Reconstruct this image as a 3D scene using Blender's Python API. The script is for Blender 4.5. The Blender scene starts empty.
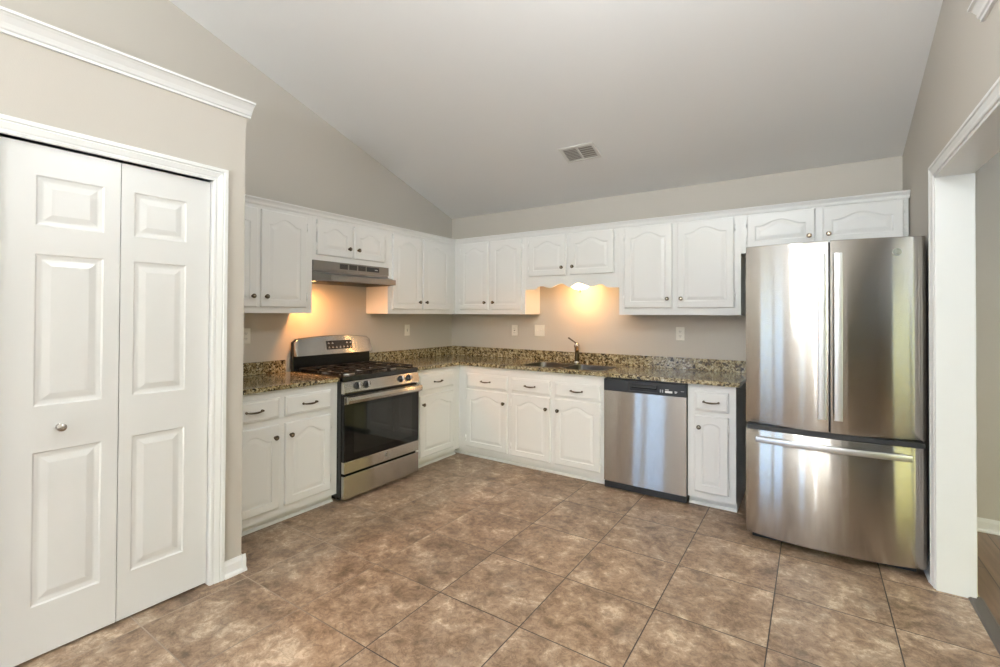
import bpy, math, random
from mathutils import Matrix, Vector
PI = math.pi
random.seed(7)
scene = bpy.context.scene
COL = scene.collection

# ------------------------------------------------------------------ camera
F_PX, YAW, PITCH, ROLL = 466.584, 0.58423, 0.009945, 0.00449
cam_d = bpy.data.cameras.new('camera')
cam_d.sensor_width = 36.0
cam_d.lens = F_PX / 1000 * 36
cam_d.shift_x = -4.296 / 1000
cam_d.shift_y = -23.629 / 1000
cam_d.clip_start = 0.05
cam = bpy.data.objects.new('camera', cam_d)
COL.objects.link(cam)
f0 = Vector((-math.sin(YAW), math.cos(YAW), 0)); r0 = Vector((math.cos(YAW), math.sin(YAW), 0)); z0 = Vector((0, 0, 1))
fw = f0 * math.cos(PITCH) + z0 * math.sin(PITCH)
u1 = -f0 * math.sin(PITCH) + z0 * math.cos(PITCH)
rt = r0 * math.cos(ROLL) + u1 * math.sin(ROLL)
up = -r0 * math.sin(ROLL) + u1 * math.cos(ROLL)
M = Matrix((rt, up, -fw)).transposed().to_4x4()
M.translation = Vector((3.5046, -4.1915, 1.3726))
cam.matrix_world = M
scene.camera = cam

# ------------------------------------------------------------------ view, world, daylight portals
scene.view_settings.view_transform = 'Standard'
scene.view_settings.look = 'None'
scene.view_settings.gamma = 1
scene.view_settings.use_curve_mapping = False
scene.view_settings.exposure = 0.40
WORLD_STRENGTH = 5.5

w = bpy.data.worlds.new('outdoors'); scene.world = w; w.use_nodes = True
nt = w.node_tree; nt.nodes.clear()
tc = nt.nodes.new('ShaderNodeTexCoord'); sp = nt.nodes.new('ShaderNodeSeparateXYZ')
nt.links.new(tc.outputs['Generated'], sp.inputs[0])
nz = nt.nodes.new('ShaderNodeTexNoise'); nz.inputs['Scale'].default_value = 6; nz.inputs['Detail'].default_value = 5
nt.links.new(tc.outputs['Generated'], nz.inputs['Vector'])
def wmath(op, a, b):
    n = nt.nodes.new('ShaderNodeMath'); n.operation = op
    for i, s in enumerate((a, b)):
        if isinstance(s, (int, float)): n.inputs[i].default_value = s
        else: nt.links.new(s, n.inputs[i])
    return n.outputs[0]
# tree line is higher towards the east (+x); noise roughens it
tl = wmath('ADD', wmath('MULTIPLY', wmath('MAXIMUM', sp.outputs['X'], 0.0), 0.85), -0.06)
tl = wmath('ADD', tl, wmath('MULTIPLY', nz.outputs['Fac'], 0.12))
above = wmath('SUBTRACT', sp.outputs['Z'], tl)
r_sky = nt.nodes.new('ShaderNodeMapRange'); r_sky.inputs['From Min'].default_value = -0.02; r_sky.inputs['From Max'].default_value = 0.02
nt.links.new(above, r_sky.inputs['Value'])
fol = nt.nodes.new('ShaderNodeValToRGB'); nt.links.new(nz.outputs['Fac'], fol.inputs['Fac'])
fol.color_ramp.elements[0].position = 0.3; fol.color_ramp.elements[0].color = (0.38, 0.38, 0.09, 1)
fol.color_ramp.elements[1].position = 0.7; fol.color_ramp.elements[1].color = (0.72, 0.68, 0.28, 1)
mix = nt.nodes.new('ShaderNodeMix'); mix.data_type = 'RGBA'
nt.links.new(r_sky.outputs[0], mix.inputs['Factor'])
nt.links.new(fol.outputs['Color'], mix.inputs['A'])
mix.inputs['B'].default_value = (0.36, 0.62, 1.0, 1)
bg = nt.nodes.new('ShaderNodeBackground'); bg.inputs['Strength'].default_value = WORLD_STRENGTH
nt.links.new(mix.outputs['Result'], bg.inputs['Color'])
wo = nt.nodes.new('ShaderNodeOutputWorld'); nt.links.new(bg.outputs[0], wo.inputs[0])

SOUTH = -9.0          # wall behind the camera
EAST = 7.6            # far wall of the dining room
XR = 4.023; XR2 = 4.160
XP, YP = 0.959, -2.875
ZC, SL, YRIDGE = 2.482, 0.324, -4.8
WINS = {  # (x0,x1) or (y0,y1), z0, z1
    'slider': (0.02, 0.85, 0.03, 2.10),
    'south': (2.0, 2.5, 0.30, 2.10),
    'west': (-8.975, -6.75, 0.05, 2.10),
    'east': (-7.3, -2.6, 0.05, 2.15),
}
def portal(name, loc, rot, sx, sy):
    l = bpy.data.lights.new(name, 'AREA'); l.shape = 'RECTANGLE'; l.size = sx; l.size_y = sy
    l.cycles.is_portal = True
    o = bpy.data.objects.new(name, l); COL.objects.link(o); o.location = loc; o.rotation_euler = rot
a, b, c_, d_ = WINS['slider']; portal('daylight_portal', ((a+b)/2, SOUTH-0.08, (c_+d_)/2), (PI/2, 0, 0), b-a, d_-c_)
a, b, c_, d_ = WINS['south']; portal('daylight_portal', ((a+b)/2, SOUTH-0.08, (c_+d_)/2), (PI/2, 0, 0), b-a, d_-c_)
a, b, c_, d_ = WINS['west']; portal('daylight_portal', (-0.10, (a+b)/2, (c_+d_)/2), (PI/2, 0, -PI/2), b-a, d_-c_)
a, b, c_, d_ = WINS['east']; portal('daylight_portal', (EAST+0.08, (a+b)/2, (c_+d_)/2), (PI/2, 0, PI/2), b-a, d_-c_)

def lamp(name, kind, loc, power, color, size=0.1, rot=(0, 0, 0), size_y=None, blend=.6, angle=2.6):
    l = bpy.data.lights.new(name, kind); l.energy = power; l.color = color
    if kind == 'AREA':
        l.size = size
        if size_y: l.shape = 'RECTANGLE'; l.size_y = size_y
    else:
        l.shadow_soft_size = size
        if kind == 'SPOT': l.spot_size = angle; l.spot_blend = blend
    o = bpy.data.objects.new(name, l); COL.objects.link(o); o.location = loc; o.rotation_euler = rot
    return o

# ------------------------------------------------------------------ materials
MATS = {}
def mat(name, color, rough=.5, metal=0.0, spec=.5, bump=0, bscale=200, coat=0, aniso=0, brush=.35, emit=None, estr=0):
    m = bpy.data.materials.new(name); m.use_nodes = True
    n = m.node_tree; bs = n.nodes['Principled BSDF']
    bs.inputs['Base Color'].default_value = (*color, 1)
    bs.inputs['Roughness'].default_value = rough
    bs.inputs['Metallic'].default_value = metal
    bs.inputs['Specular IOR Level'].default_value = spec
    bs.inputs['Coat Weight'].default_value = coat
    t = n.nodes.new('ShaderNodeTexCoord')
    if emit:
        bs.inputs['Emission Color'].default_value = (*emit, 1); bs.inputs['Emission Strength'].default_value = estr
    if bump:
        z = n.nodes.new('ShaderNodeTexNoise'); z.inputs['Scale'].default_value = bscale; z.inputs['Detail'].default_value = 3
        n.links.new(t.outputs['Object'], z.inputs['Vector'])
        bp = n.nodes.new('ShaderNodeBump'); bp.inputs['Strength'].default_value = bump; bp.inputs['Distance'].default_value = .002
        n.links.new(z.outputs['Fac'], bp.inputs['Height']); n.links.new(bp.outputs[0], bs.inputs['Normal'])
    else:
        z = n.nodes.new('ShaderNodeTexNoise'); z.inputs['Scale'].default_value = 12
        n.links.new(t.outputs['Object'], z.inputs['Vector'])
        mr = n.nodes.new('ShaderNodeMapRange'); mr.inputs['To Min'].default_value = rough * .95; mr.inputs['To Max'].default_value = min(1, rough * 1.05)
        n.links.new(z.outputs['Fac'], mr.inputs['Value']); n.links.new(mr.outputs[0], bs.inputs['Roughness'])
    if aniso:
        bs.inputs['Anisotropic'].default_value = aniso; bs.inputs['Anisotropic Rotation'].default_value = .25
        tg = n.nodes.new('ShaderNodeTangent'); tg.direction_type = 'UV_MAP'; tg.uv_map = 'UVMap'
        n.links.new(tg.outputs[0], bs.inputs['Tangent'])
        # fine horizontal brush lines scatter reflections up and down
        ge = n.nodes.new('ShaderNodeNewGeometry')
        def wn(sc, loc):
            mp = n.nodes.new('ShaderNodeMapping'); mp.inputs['Scale'].default_value = sc; mp.inputs['Location'].default_value = loc
            n.links.new(t.outputs['Object'], mp.inputs[0])
            q = n.nodes.new('ShaderNodeTexWhiteNoise'); q.noise_dimensions = '3D'; n.links.new(mp.outputs[0], q.inputs['Vector']); return q.outputs['Value']
        def mt(op, a, b):
            q = n.nodes.new('ShaderNodeMath'); q.operation = op
            for i, v in enumerate((a, b)):
                if isinstance(v, (int, float)): q.inputs[i].default_value = v
                else: n.links.new(v, q.inputs[i])
            return q.outputs[0]
        g = mt('SUBTRACT', mt('ADD', wn((3000, 3000, 9000), (1, 2, 3)), wn((3100, 2900, 8700), (7, 5, 1))), 1.0)
        cz = n.nodes.new('ShaderNodeCombineXYZ'); n.links.new(mt('MULTIPLY', g, brush), cz.inputs[2])
        va = n.nodes.new('ShaderNodeVectorMath'); va.operation = 'ADD'; n.links.new(ge.outputs['Normal'], va.inputs[0]); n.links.new(cz.outputs[0], va.inputs[1])
        vn = n.nodes.new('ShaderNodeVectorMath'); vn.operation = 'NORMALIZE'; n.links.new(va.outputs[0], vn.inputs[0])
        n.links.new(vn.outputs[0], bs.inputs['Normal'])
    MATS[name] = m
    return m

WALL = mat('wall_paint', (.53, .49, .43), .6, bump=.12, bscale=260)
CEIL = mat('ceiling_paint', (.77, .755, .73), .8, bump=.1, bscale=160)
TRIM = mat('trim_paint', (.82, .82, .80), .32)
CAB = mat('cabinet_paint', (.79, .785, .765), .34, bump=.05, bscale=90)
DOORW = mat('door_paint', (.76, .755, .73), .30)
CABSHADE = mat('cabinet_side', (.80, .79, .755), .4)
BRONZE = mat('antique_bronze', (.115, .088, .062), .33, metal=1)
KNOBC = mat('knob_center', (.45, .40, .32), .25, metal=1)
NICKEL = mat('satin_nickel', (.55, .52, .48), .25, metal=1)
STEEL = mat('brushed_steel', (.49, .465, .435), .13, metal=1, aniso=1.0)
STEELH = mat('handle_steel', (.70, .70, .71), .34, metal=1)
HOODM = mat('hood_metal', (.26, .245, .225), .38, metal=.75)
SINKM = mat('sink_steel', (.22, .21, .20), .3, metal=1)
BLACK = mat('black_enamel', (.010, .010, .011), .18)
BLACKP = mat('black_plastic', (.022, .023, .026), .4)
IRON = mat('cast_iron', (.007, .007, .0075), .5, spec=.35, bump=.3, bscale=400)
GLASSB = mat('oven_glass', (.006, .006, .007), .05, spec=.35)
GLASSW = mat('oven_window', (.012, .013, .012), .05, spec=.5)
FRSIDE = mat('fridge_side', (.09, .093, .10), .45)
PLATE = mat('outlet_plate', (.78, .75, .67), .35)
SLOT = mat('slot_dark', (.05, .045, .04), .6)
LABEL = mat('label_white', (.8, .8, .8), .5)
MARK = mat('mark_grey', (.45, .45, .45), .5)
GREYL = mat('badge_grey', (.38, .37, .35), .3, metal=1)
VENTM = mat('vent_paint', (.68, .66, .62), .45)
VENTD = mat('vent_dark', (.33, .31, .28), .8)
GLOW = mat('warm_glass', (1, .9, .7), .3, emit=(1, .72, .36), estr=9)
HOODGLOW = mat('hood_lens', (1, .9, .7), .3, emit=(1, .66, .30), estr=9)
FILLGLOW = mat('added_lamp_glass', (1, .97, .92), .3, emit=(1, .90, .76), estr=5)  # glowing shades of the added out-of-view fill lamps
STRIPM = mat('transition_strip', (.10, .085, .07), .45)

def granite():
    m = bpy.data.materials.new('granite'); m.use_nodes = True; n = m.node_tree; L = n.links
    bs = n.nodes['Principled BSDF']; bs.inputs['Roughness'].default_value = .13; bs.inputs['Coat Weight'].default_value = .3; bs.inputs['Coat Roughness'].default_value = .05
    t = n.nodes.new('ShaderNodeTexCoord')
    def noise(s, det, off=0):
        mp = n.nodes.new('ShaderNodeMapping'); mp.inputs['Location'].default_value = (off, off*1.7, off*.3)
        L.new(t.outputs['Object'], mp.inputs[0])
        z = n.nodes.new('ShaderNodeTexNoise'); z.inputs['Scale'].default_value = s; z.inputs['Detail'].default_value = det; z.inputs['Roughness'].default_value = .6
        L.new(mp.outputs[0], z.inputs['Vector']); return z
    v = n.nodes.new('ShaderNodeTexVoronoi'); v.inputs['Scale'].default_value = 75; L.new(t.outputs['Object'], v.inputs['Vector'])
    sx = n.nodes.new('ShaderNodeSeparateColor'); L.new(v.outputs['Color'], sx.inputs[0])
    n1 = noise(22, 4)
    ad = n.nodes.new('ShaderNodeMath'); ad.operation = 'MULTIPLY_ADD'; L.new(sx.outputs[0], ad.inputs[0]); ad.inputs[1].default_value = .45
    mm = n.nodes.new('ShaderNodeMath'); mm.operation = 'MULTIPLY'; L.new(n1.outputs['Fac'], mm.inputs[0]); mm.inputs[1].default_value = .62
    L.new(mm.outputs[0], ad.inputs[2])
    cr = n.nodes.new('ShaderNodeValToRGB'); L.new(ad.outputs[0], cr.inputs['Fac'])
    e = cr.color_ramp.elements
    e[0].position = .28; e[0].color = (.035, .028, .018, 1)
    e[1].position = .82; e[1].color = (.56, .50, .35, 1)
    for p, c in ((.37, (.075, .052, .026)), (.44, (.20, .145, .068)), (.56, (.34, .275, .145)), (.68, (.46, .395, .24))):
        x = e.new(p); x.color = (*c, 1)
    n2 = noise(150, 2, 3.1)
    c2 = n.nodes.new('ShaderNodeValToRGB'); L.new(n2.outputs['Fac'], c2.inputs['Fac'])
    c2.color_ramp.elements[0].position = .40; c2.color_ramp.elements[0].color = (.10, .085, .06, 1)
    c2.color_ramp.elements[1].position = .47; c2.color_ramp.elements[1].color = (1, 1, 1, 1)
    mx = n.nodes.new('ShaderNodeMix'); mx.data_type = 'RGBA'; mx.blend_type = 'MULTIPLY'; mx.inputs['Factor'].default_value = .85
    L.new(cr.outputs[0], mx.inputs['A']); L.new(c2.outputs[0], mx.inputs['B'])
    L.new(mx.outputs['Result'], bs.inputs['Base Color'])
    return m
GRANITE = granite()

def tile_floor():
    m = bpy.data.materials.new('slate_tile'); m.use_nodes = True; n = m.node_tree; L = n.links
    bs = n.nodes['Principled BSDF']
    t = n.nodes.new('ShaderNodeTexCoord')
    sp = n.nodes.new('ShaderNodeSeparateXYZ'); L.new(t.outputs['Object'], sp.inputs[0])
    def mth(op, a, b=None, c=None):
        q = n.nodes.new('ShaderNodeMath'); q.operation = op
        for i, s in enumerate((a, b, c)):
            if s is None: continue
            if isinstance(s, (int, float)): q.inputs[i].default_value = s
            else: L.new(s, q.inputs[i])
        return q.outputs[0]
    T = .4592
    u = mth('DIVIDE', mth('SUBTRACT', sp.outputs[0], 1.5077 - 20*T), T)
    v = mth('DIVIDE', mth('SUBTRACT', sp.outputs[1], -2.8897 - 40*T), T)
    fu, fv = mth('FRACT', u), mth('FRACT', v)
    iu, iv = mth('FLOOR', u), mth('FLOOR', v)
    du = mth('MINIMUM', fu, mth('SUBTRACT', 1.0, fu)); dv = mth('MINIMUM', fv, mth('SUBTRACT', 1.0, fv))
    d = mth('MULTIPLY', mth('MINIMUM', du, dv), T)
    gm = n.nodes.new('ShaderNodeMapRange'); gm.inputs['From Min'].default_value = .0017; gm.inputs['From Max'].default_value = .0032
    L.new(d, gm.inputs['Value'])
    cb = n.nodes.new('ShaderNodeCombineXYZ'); L.new(iu, cb.inputs[0]); L.new(iv, cb.inputs[1])
    wn = n.nodes.new('ShaderNodeTexWhiteNoise'); wn.noise_dimensions = '3D'; L.new(cb.outputs[0], wn.inputs['Vector'])
    off = n.nodes.new('ShaderNodeVectorMath'); off.operation = 'SCALE'; off.inputs['Scale'].default_value = 30; L.new(wn.outputs['Color'], off.inputs[0])
    av = n.nodes.new('ShaderNodeVectorMath'); av.operation = 'ADD'; L.new(t.outputs['Object'], av.inputs[0]); L.new(off.outputs[0], av.inputs[1])
    vo = av.outputs[0]
    def noise(s, det, rg=.6, dist=0, vec=vo):
        z = n.nodes.new('ShaderNodeTexNoise'); z.inputs['Scale'].default_value = s; z.inputs['Detail'].default_value = det
        z.inputs['Roughness'].default_value = rg; z.inputs['Distortion'].default_value = dist; L.new(vec, z.inputs['Vector']); return z.outputs['Fac']
    a = noise(5.5, 9, .66, .5); b = noise(24, 9, .75, .5); c = noise(10, 10, .68, 1.2)
    mixf = mth('ADD', mth('MULTIPLY', a, .52), mth('MULTIPLY', b, .48))
    cr = n.nodes.new('ShaderNodeValToRGB'); L.new(mixf, cr.inputs['Fac']); e = cr.color_ramp.elements
    e[0].position = .39; e[0].color = (.13, .08, .046, 1); e[1].position = .61; e[1].color = (.60, .475, .345, 1)
    for p, col in ((.44, (.215, .137, .083)), (.495, (.30, .20, .128)), (.55, (.40, .287, .193))):
        x = e.new(p); x.color = (*col, 1)
    # veins
    vr = n.nodes.new('ShaderNodeMapRange'); L.new(mth('ABSOLUTE', mth('SUBTRACT', c, .5)), vr.inputs['Value'])
    vr.inputs['From Min'].default_value = 0; vr.inputs['From Max'].default_value = .02; vr.inputs['To Min'].default_value = .66; vr.inputs['To Max'].default_value = 1
    # grey cast patches
    gp = n.nodes.new('ShaderNodeMapRange'); L.new(noise(6, 5, .6, .5), gp.inputs['Value']); gp.inputs['From Min'].default_value = .5; gp.inputs['From Max'].default_value = .72; gp.inputs['To Max'].default_value = .32
    mg = n.nodes.new('ShaderNodeMix'); mg.data_type = 'RGBA'; L.new(gp.outputs[0], mg.inputs['Factor']); L.new(cr.outputs[0], mg.inputs['A']); mg.inputs['B'].default_value = (.22, .185, .15, 1)
    hs = n.nodes.new('ShaderNodeHueSaturation'); L.new(mg.outputs['Result'], hs.inputs['Color'])
    vv = mth('MULTIPLY', mth('ADD', mth('MULTIPLY', wn.outputs['Value'], .16), .92), vr.outputs[0]); L.new(vv, hs.inputs['Value'])
    gx = n.nodes.new('ShaderNodeMix'); gx.data_type = 'RGBA'; L.new(gm.outputs[0], gx.inputs['Factor'])
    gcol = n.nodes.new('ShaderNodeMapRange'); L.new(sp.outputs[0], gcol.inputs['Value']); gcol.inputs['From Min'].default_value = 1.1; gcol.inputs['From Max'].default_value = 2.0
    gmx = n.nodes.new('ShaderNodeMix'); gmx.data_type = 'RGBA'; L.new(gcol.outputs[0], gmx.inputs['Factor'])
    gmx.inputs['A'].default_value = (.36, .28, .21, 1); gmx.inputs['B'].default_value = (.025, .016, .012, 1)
    L.new(gmx.outputs['Result'], gx.inputs['A']); L.new(hs.outputs[0], gx.inputs['B'])
    L.new(gx.outputs['Result'], bs.inputs['Base Color'])
    rr = n.nodes.new('ShaderNodeMapRange'); L.new(b, rr.inputs['Value']); rr.inputs['To Min'].default_value = .28; rr.inputs['To Max'].default_value = .52
    L.new(rr.outputs[0], bs.inputs['Roughness'])
    bp = n.nodes.new('ShaderNodeBump'); bp.inputs['Strength'].default_value = .35; bp.inputs['Distance'].default_value = .003
    hh = mth('ADD', mth('MULTIPLY', mixf, .8), gm.outputs[0]); L.new(hh, bp.inputs['Height']); L.new(bp.outputs[0], bs.inputs['Normal'])
    return m
TILE = tile_floor()

def wood_floor():
    m = bpy.data.materials.new('dark_planks'); m.use_nodes = True; n = m.node_tree; L = n.links
    bs = n.nodes['Principled BSDF']; bs.inputs['Roughness'].default_value = .35
    t = n.nodes.new('ShaderNodeTexCoord')
    br = n.nodes.new('ShaderNodeTexBrick'); rt_ = n.nodes.new('ShaderNodeMapping'); rt_.inputs['Rotation'].default_value = (0, 0, PI/2); L.new(t.outputs['Object'], rt_.inputs[0]); L.new(rt_.outputs[0], br.inputs['Vector'])
    br.inputs['Scale'].default_value = 1; br.inputs['Brick Width'].default_value = 1.2; br.inputs['Row Height'].default_value = .13; br.inputs['Mortar Size'].default_value = .002
    br.inputs['Color1'].default_value = (.16, .10, .06, 1); br.inputs['Color2'].default_value = (.24, .155, .095, 1); br.inputs['Mortar'].default_value = (.03, .02, .012, 1)
    mp = n.nodes.new('ShaderNodeMapping'); mp.inputs['Scale'].default_value = (40, 3, 1); L.new(t.outputs['Object'], mp.inputs[0])
    z = n.nodes.new('ShaderNodeTexNoise'); z.inputs['Scale'].default_value = 1; z.inputs['Detail'].default_value = 5; L.new(mp.outputs[0], z.inputs['Vector'])
    mx = n.nodes.new('ShaderNodeMix'); mx.data_type = 'RGBA'; mx.blend_type = 'OVERLAY'; mx.inputs['Factor'].default_value = .5
    L.new(br.outputs['Color'], mx.inputs['A']); L.new(z.outputs['Fac'], mx.inputs['B']); L.new(mx.outputs['Result'], bs.inputs['Base Color'])
    return m
WOOD = wood_floor()
LAWN = mat('patio_ground', (.42, .45, .46), .9, bump=.5, bscale=30)
def clear_glass():
    m = bpy.data.materials.new('window_glass'); m.use_nodes = True; n = m.node_tree
    n.nodes.clear(); o = n.nodes.new('ShaderNodeOutputMaterial'); mx = n.nodes.new('ShaderNodeMixShader'); tr = n.nodes.new('ShaderNodeBsdfTransparent'); g = n.nodes.new('ShaderNodeBsdfGlossy'); g.inputs['Roughness'].default_value = .02
    mx.inputs[0].default_value = .06; n.links.new(tr.outputs[0], mx.inputs[1]); n.links.new(g.outputs[0], mx.inputs[2]); n.links.new(mx.outputs[0], o.inputs[0])
    return m
PANE = clear_glass()

# ------------------------------------------------------------------ mesh helpers
class MB:
    def __init__(s): s.v = []; s.f = []; s.sm = []
    def add(s, vs, fs, smooth=False):
        o = len(s.v); s.v += [tuple(p) for p in vs]
        for f in fs: s.f.append(tuple(i + o for i in f)); s.sm.append(smooth)
        return s
    def box(s, x0, x1, y0, y1, z0, z1):
        if x0 > x1: x0, x1 = x1, x0
        if y0 > y1: y0, y1 = y1, y0
        if z0 > z1: z0, z1 = z1, z0
        return s.add([(x0,y0,z0),(x1,y0,z0),(x1,y1,z0),(x0,y1,z0),(x0,y0,z1),(x1,y0,z1),(x1,y1,z1),(x0,y1,z1)],
                     [(0,3,2,1),(4,5,6,7),(0,1,5,4),(1,2,6,5),(2,3,7,6),(3,0,4,7)])
    def prism(s, pts, axis, a, b, smooth=False):
        """pts 2D polygon extruded along axis from a to b; 2D order: x->(y,z) y->(x,z) z->(x,y)"""
        def P(p, t):
            return (t, p[0], p[1]) if axis == 'x' else (p[0], t, p[1]) if axis == 'y' else (p[0], p[1], t)
        n = len(pts); vs = [P(p, a) for p in pts] + [P(p, b) for p in pts]
        fs = [(i, (i+1) % n, n+(i+1) % n, n+i) for i in range(n)]
        o = len(s.v); s.v += vs
        for f in fs: s.f.append(tuple(i+o for i in f)); s.sm.append(smooth)
        s.f.append(tuple(range(o, o+n))); s.sm.append(False)
        s.f.append(tuple(range(o+n, o+2*n))[::-1]); s.sm.append(False)
        return s
    def lathe(s, prof, c, d=(0,0,1), n=24):
        """prof [(r,h)] about axis d through c"""
        d = Vector(d).normalized(); a = d.orthogonal().normalized(); b = d.cross(a); c = Vector(c)
        vs = []; fs = []
        for r, h in prof:
            for k in range(n):
                t = 2*PI*k/n; vs.append(c + d*h + (a*math.cos(t) + b*math.sin(t))*r)
        for i in range(len(prof)-1):
            for k in range(n):
                fs.append((i*n+k, i*n+(k+1) % n, (i+1)*n+(k+1) % n, (i+1)*n+k))
        s.add(vs, fs, True)
        s.add(vs[:n], [tuple(range(n))[::-1]]); s.add(vs[-n:], [tuple(range(n))])
        return s
    def tube(s, pts, r, n=10, flat=1.0, updir=(0,0,1)):
        """swept tube, r number or list; flat scales the second axis"""
        P = [Vector(p) for p in pts]; m = len(P); vs = []; fs = []
        rs = r if isinstance(r, (list, tuple)) else [r]*m
        up = Vector(updir)
        for i in range(m):
            t = (P[min(i+1, m-1)] - P[max(i-1, 0)]).normalized()
            a = t.cross(up)
            if a.length < 1e-4: a = t.orthogonal()
            a.normalize(); b = a.cross(t)
            for k in range(n):
                q = 2*PI*k/n; vs.append(P[i] + (a*math.cos(q)*flat + b*math.sin(q))*rs[i])
        for i in range(m-1):
            for k in range(n): fs.append((i*n+k, i*n+(k+1) % n, (i+1)*n+(k+1) % n, (i+1)*n+k))
        s.add(vs, fs, True); s.add(vs[:n], [tuple(range(n))]); s.add(vs[-n:], [tuple(range(n))[::-1]])
        return s
    def build(s, name, m, parent=None, bevel=0, uv='xz', seg=2):
        me = bpy.data.meshes.new(name); me.from_pydata(s.v, [], s.f); me.materials.append(m)
        me.polygons.foreach_set('use_smooth', s.sm); me.update()
        import bmesh
        bm = bmesh.new(); bm.from_mesh(me)
        bmesh.ops.remove_doubles(bm, verts=bm.verts, dist=1e-6)
        bmesh.ops.recalc_face_normals(bm, faces=bm.faces)
        if bevel:
            es = [e for e in bm.edges if len(e.link_faces) == 2 and e.calc_face_angle(0) > .6 and e.calc_length() > bevel*2.2]
            if es: bmesh.ops.bevel(bm, geom=es, offset=bevel, segments=seg, profile=.5, affect='EDGES', clamp_overlap=True)
        for e in bm.edges:
            if len(e.link_faces) == 2 and e.calc_face_angle(0) > .62: e.smooth = False
        lay = bm.loops.layers.uv.new('UVMap')
        for f in bm.faces:
            for l in f.loops:
                co = l.vert.co
                l[lay].uv = (co.x + co.y*.3, co.z) if uv == 'xz' else (co.x, co.y)
        bm.to_mesh(me); bm.free()
        o = bpy.data.objects.new(name, me); COL.objects.link(o)
        if parent is not None: o.parent = parent
        return o

def root(name, label, cat, loc=(0,0,0), rz=0, group=None):
    o = bpy.data.objects.new(name, None); COL.objects.link(o); o.location = loc; o.rotation_euler = (0,0,rz)
    o.empty_display_size = .05
    o['label'] = label; o['category'] = cat
    if group: o['group'] = group
    return o
def tag(o, label, cat, group=None):
    o['label'] = label; o['category'] = cat
    if group: o['group'] = group
    return o
def struct(o, label=None):
    o['kind'] = 'structure'
    if label: o['label'] = label
    return o

# ------------------------------------------------------------------ SETTING
def ceil_z(y): return ZC + SL*min(-y, -YRIDGE) - SL*max(0, YRIDGE - y)
struct(MB().box(-.1, 4.135, SOUTH-.1, .1, -.12, 0).build('floor', TILE), 'brown mottled square slate look floor tiles')
struct(MB().box(4.185, EAST+.1, SOUTH-.1, .1, -.12, 0).build('floor_dining', WOOD), 'dark brown plank floor beyond the doorway')
struct(MB().prism([(4.134,-.12),(4.192,-.12),(4.192,.004),(4.184,.009),(4.142,.009),(4.134,.004)], 'y', SOUTH, -1.01).build('trim_1', STRIPM), 'dark flat threshold strip across the doorway')
# left wall x<0
def ypoly(y0, y1):
    return [(y0,0),(y1,0),(y1,ceil_z(y1)),(YRIDGE,ceil_z(YRIDGE)),(y0,ceil_z(y0))] if y0 < YRIDGE < y1 else [(y0,0),(y1,0),(y1,ceil_z(y1)),(y0,ceil_z(y0))]
wa, wb, wc, wd = WINS['west']
lw = MB().prism(ypoly(wb, 0), 'x', -.12, 0)
lw.prism([(wa,wd),(wb,wd),(wb,ceil_z(wb)),(wa,ceil_z(wa))], 'x', -.12, 0).box(-.12, 0, wa, wb, 0, wc)
lw.prism([(SOUTH,0),(wa,0),(wa,ceil_z(wa)),(SOUTH,ceil_z(SOUTH))], 'x', -.12, 0)
struct(lw.build('wall_left', WALL), 'taupe wall behind the range')
struct(MB().box(-.12, XR2, 0, .12, 0, ZC+.02).build('wall_back', WALL), 'taupe wall behind the sink')
struct(MB().box(XR2, EAST+.12, 0, .12, 0, 2.75).build('wall_dining_back', WALL), 'taupe wall seen through the doorway')
# right wall with opening y from -1.01 to -3.35
OY0, OY1, OZ = -3.35, -1.018, 2.088
rw = MB()
rw.prism([(OY1,0),(0,0),(0,ceil_z(0)),(OY1,ceil_z(OY1))], 'x', XR, XR2)
rw.prism([(OY0,OZ),(OY1,OZ),(OY1,ceil_z(OY1)),(OY0,ceil_z(OY0))], 'x', XR, XR2)
rw.prism([(SOUTH,0),(OY0,0),(OY0,ceil_z(OY0)),(YRIDGE,ceil_z(YRIDGE)),(SOUTH,ceil_z(SOUTH))], 'x', XR, XR2)
struct(rw.build('wall_right', WALL), 'taupe wall with a wide cased doorway')
# ceiling: sloped slabs
ce = MB().prism([(.12,ceil_z(0)-SL*.12),(YRIDGE,ceil_z(YRIDGE)),(SOUTH-.12,ceil_z(SOUTH-.12)),(SOUTH-.12,ceil_z(SOUTH-.12)+.15),(YRIDGE,ceil_z(YRIDGE)+.15),(.12,ceil_z(0)+.15)], 'x', -.12, XR2)
struct(ce.build('ceiling', CEIL), 'sloped pale vaulted ceiling')
struct(MB().box(XR2, EAST+.12, SOUTH-.12, .12, 2.75, 2.85).build('ceiling_dining', CEIL))
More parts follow.
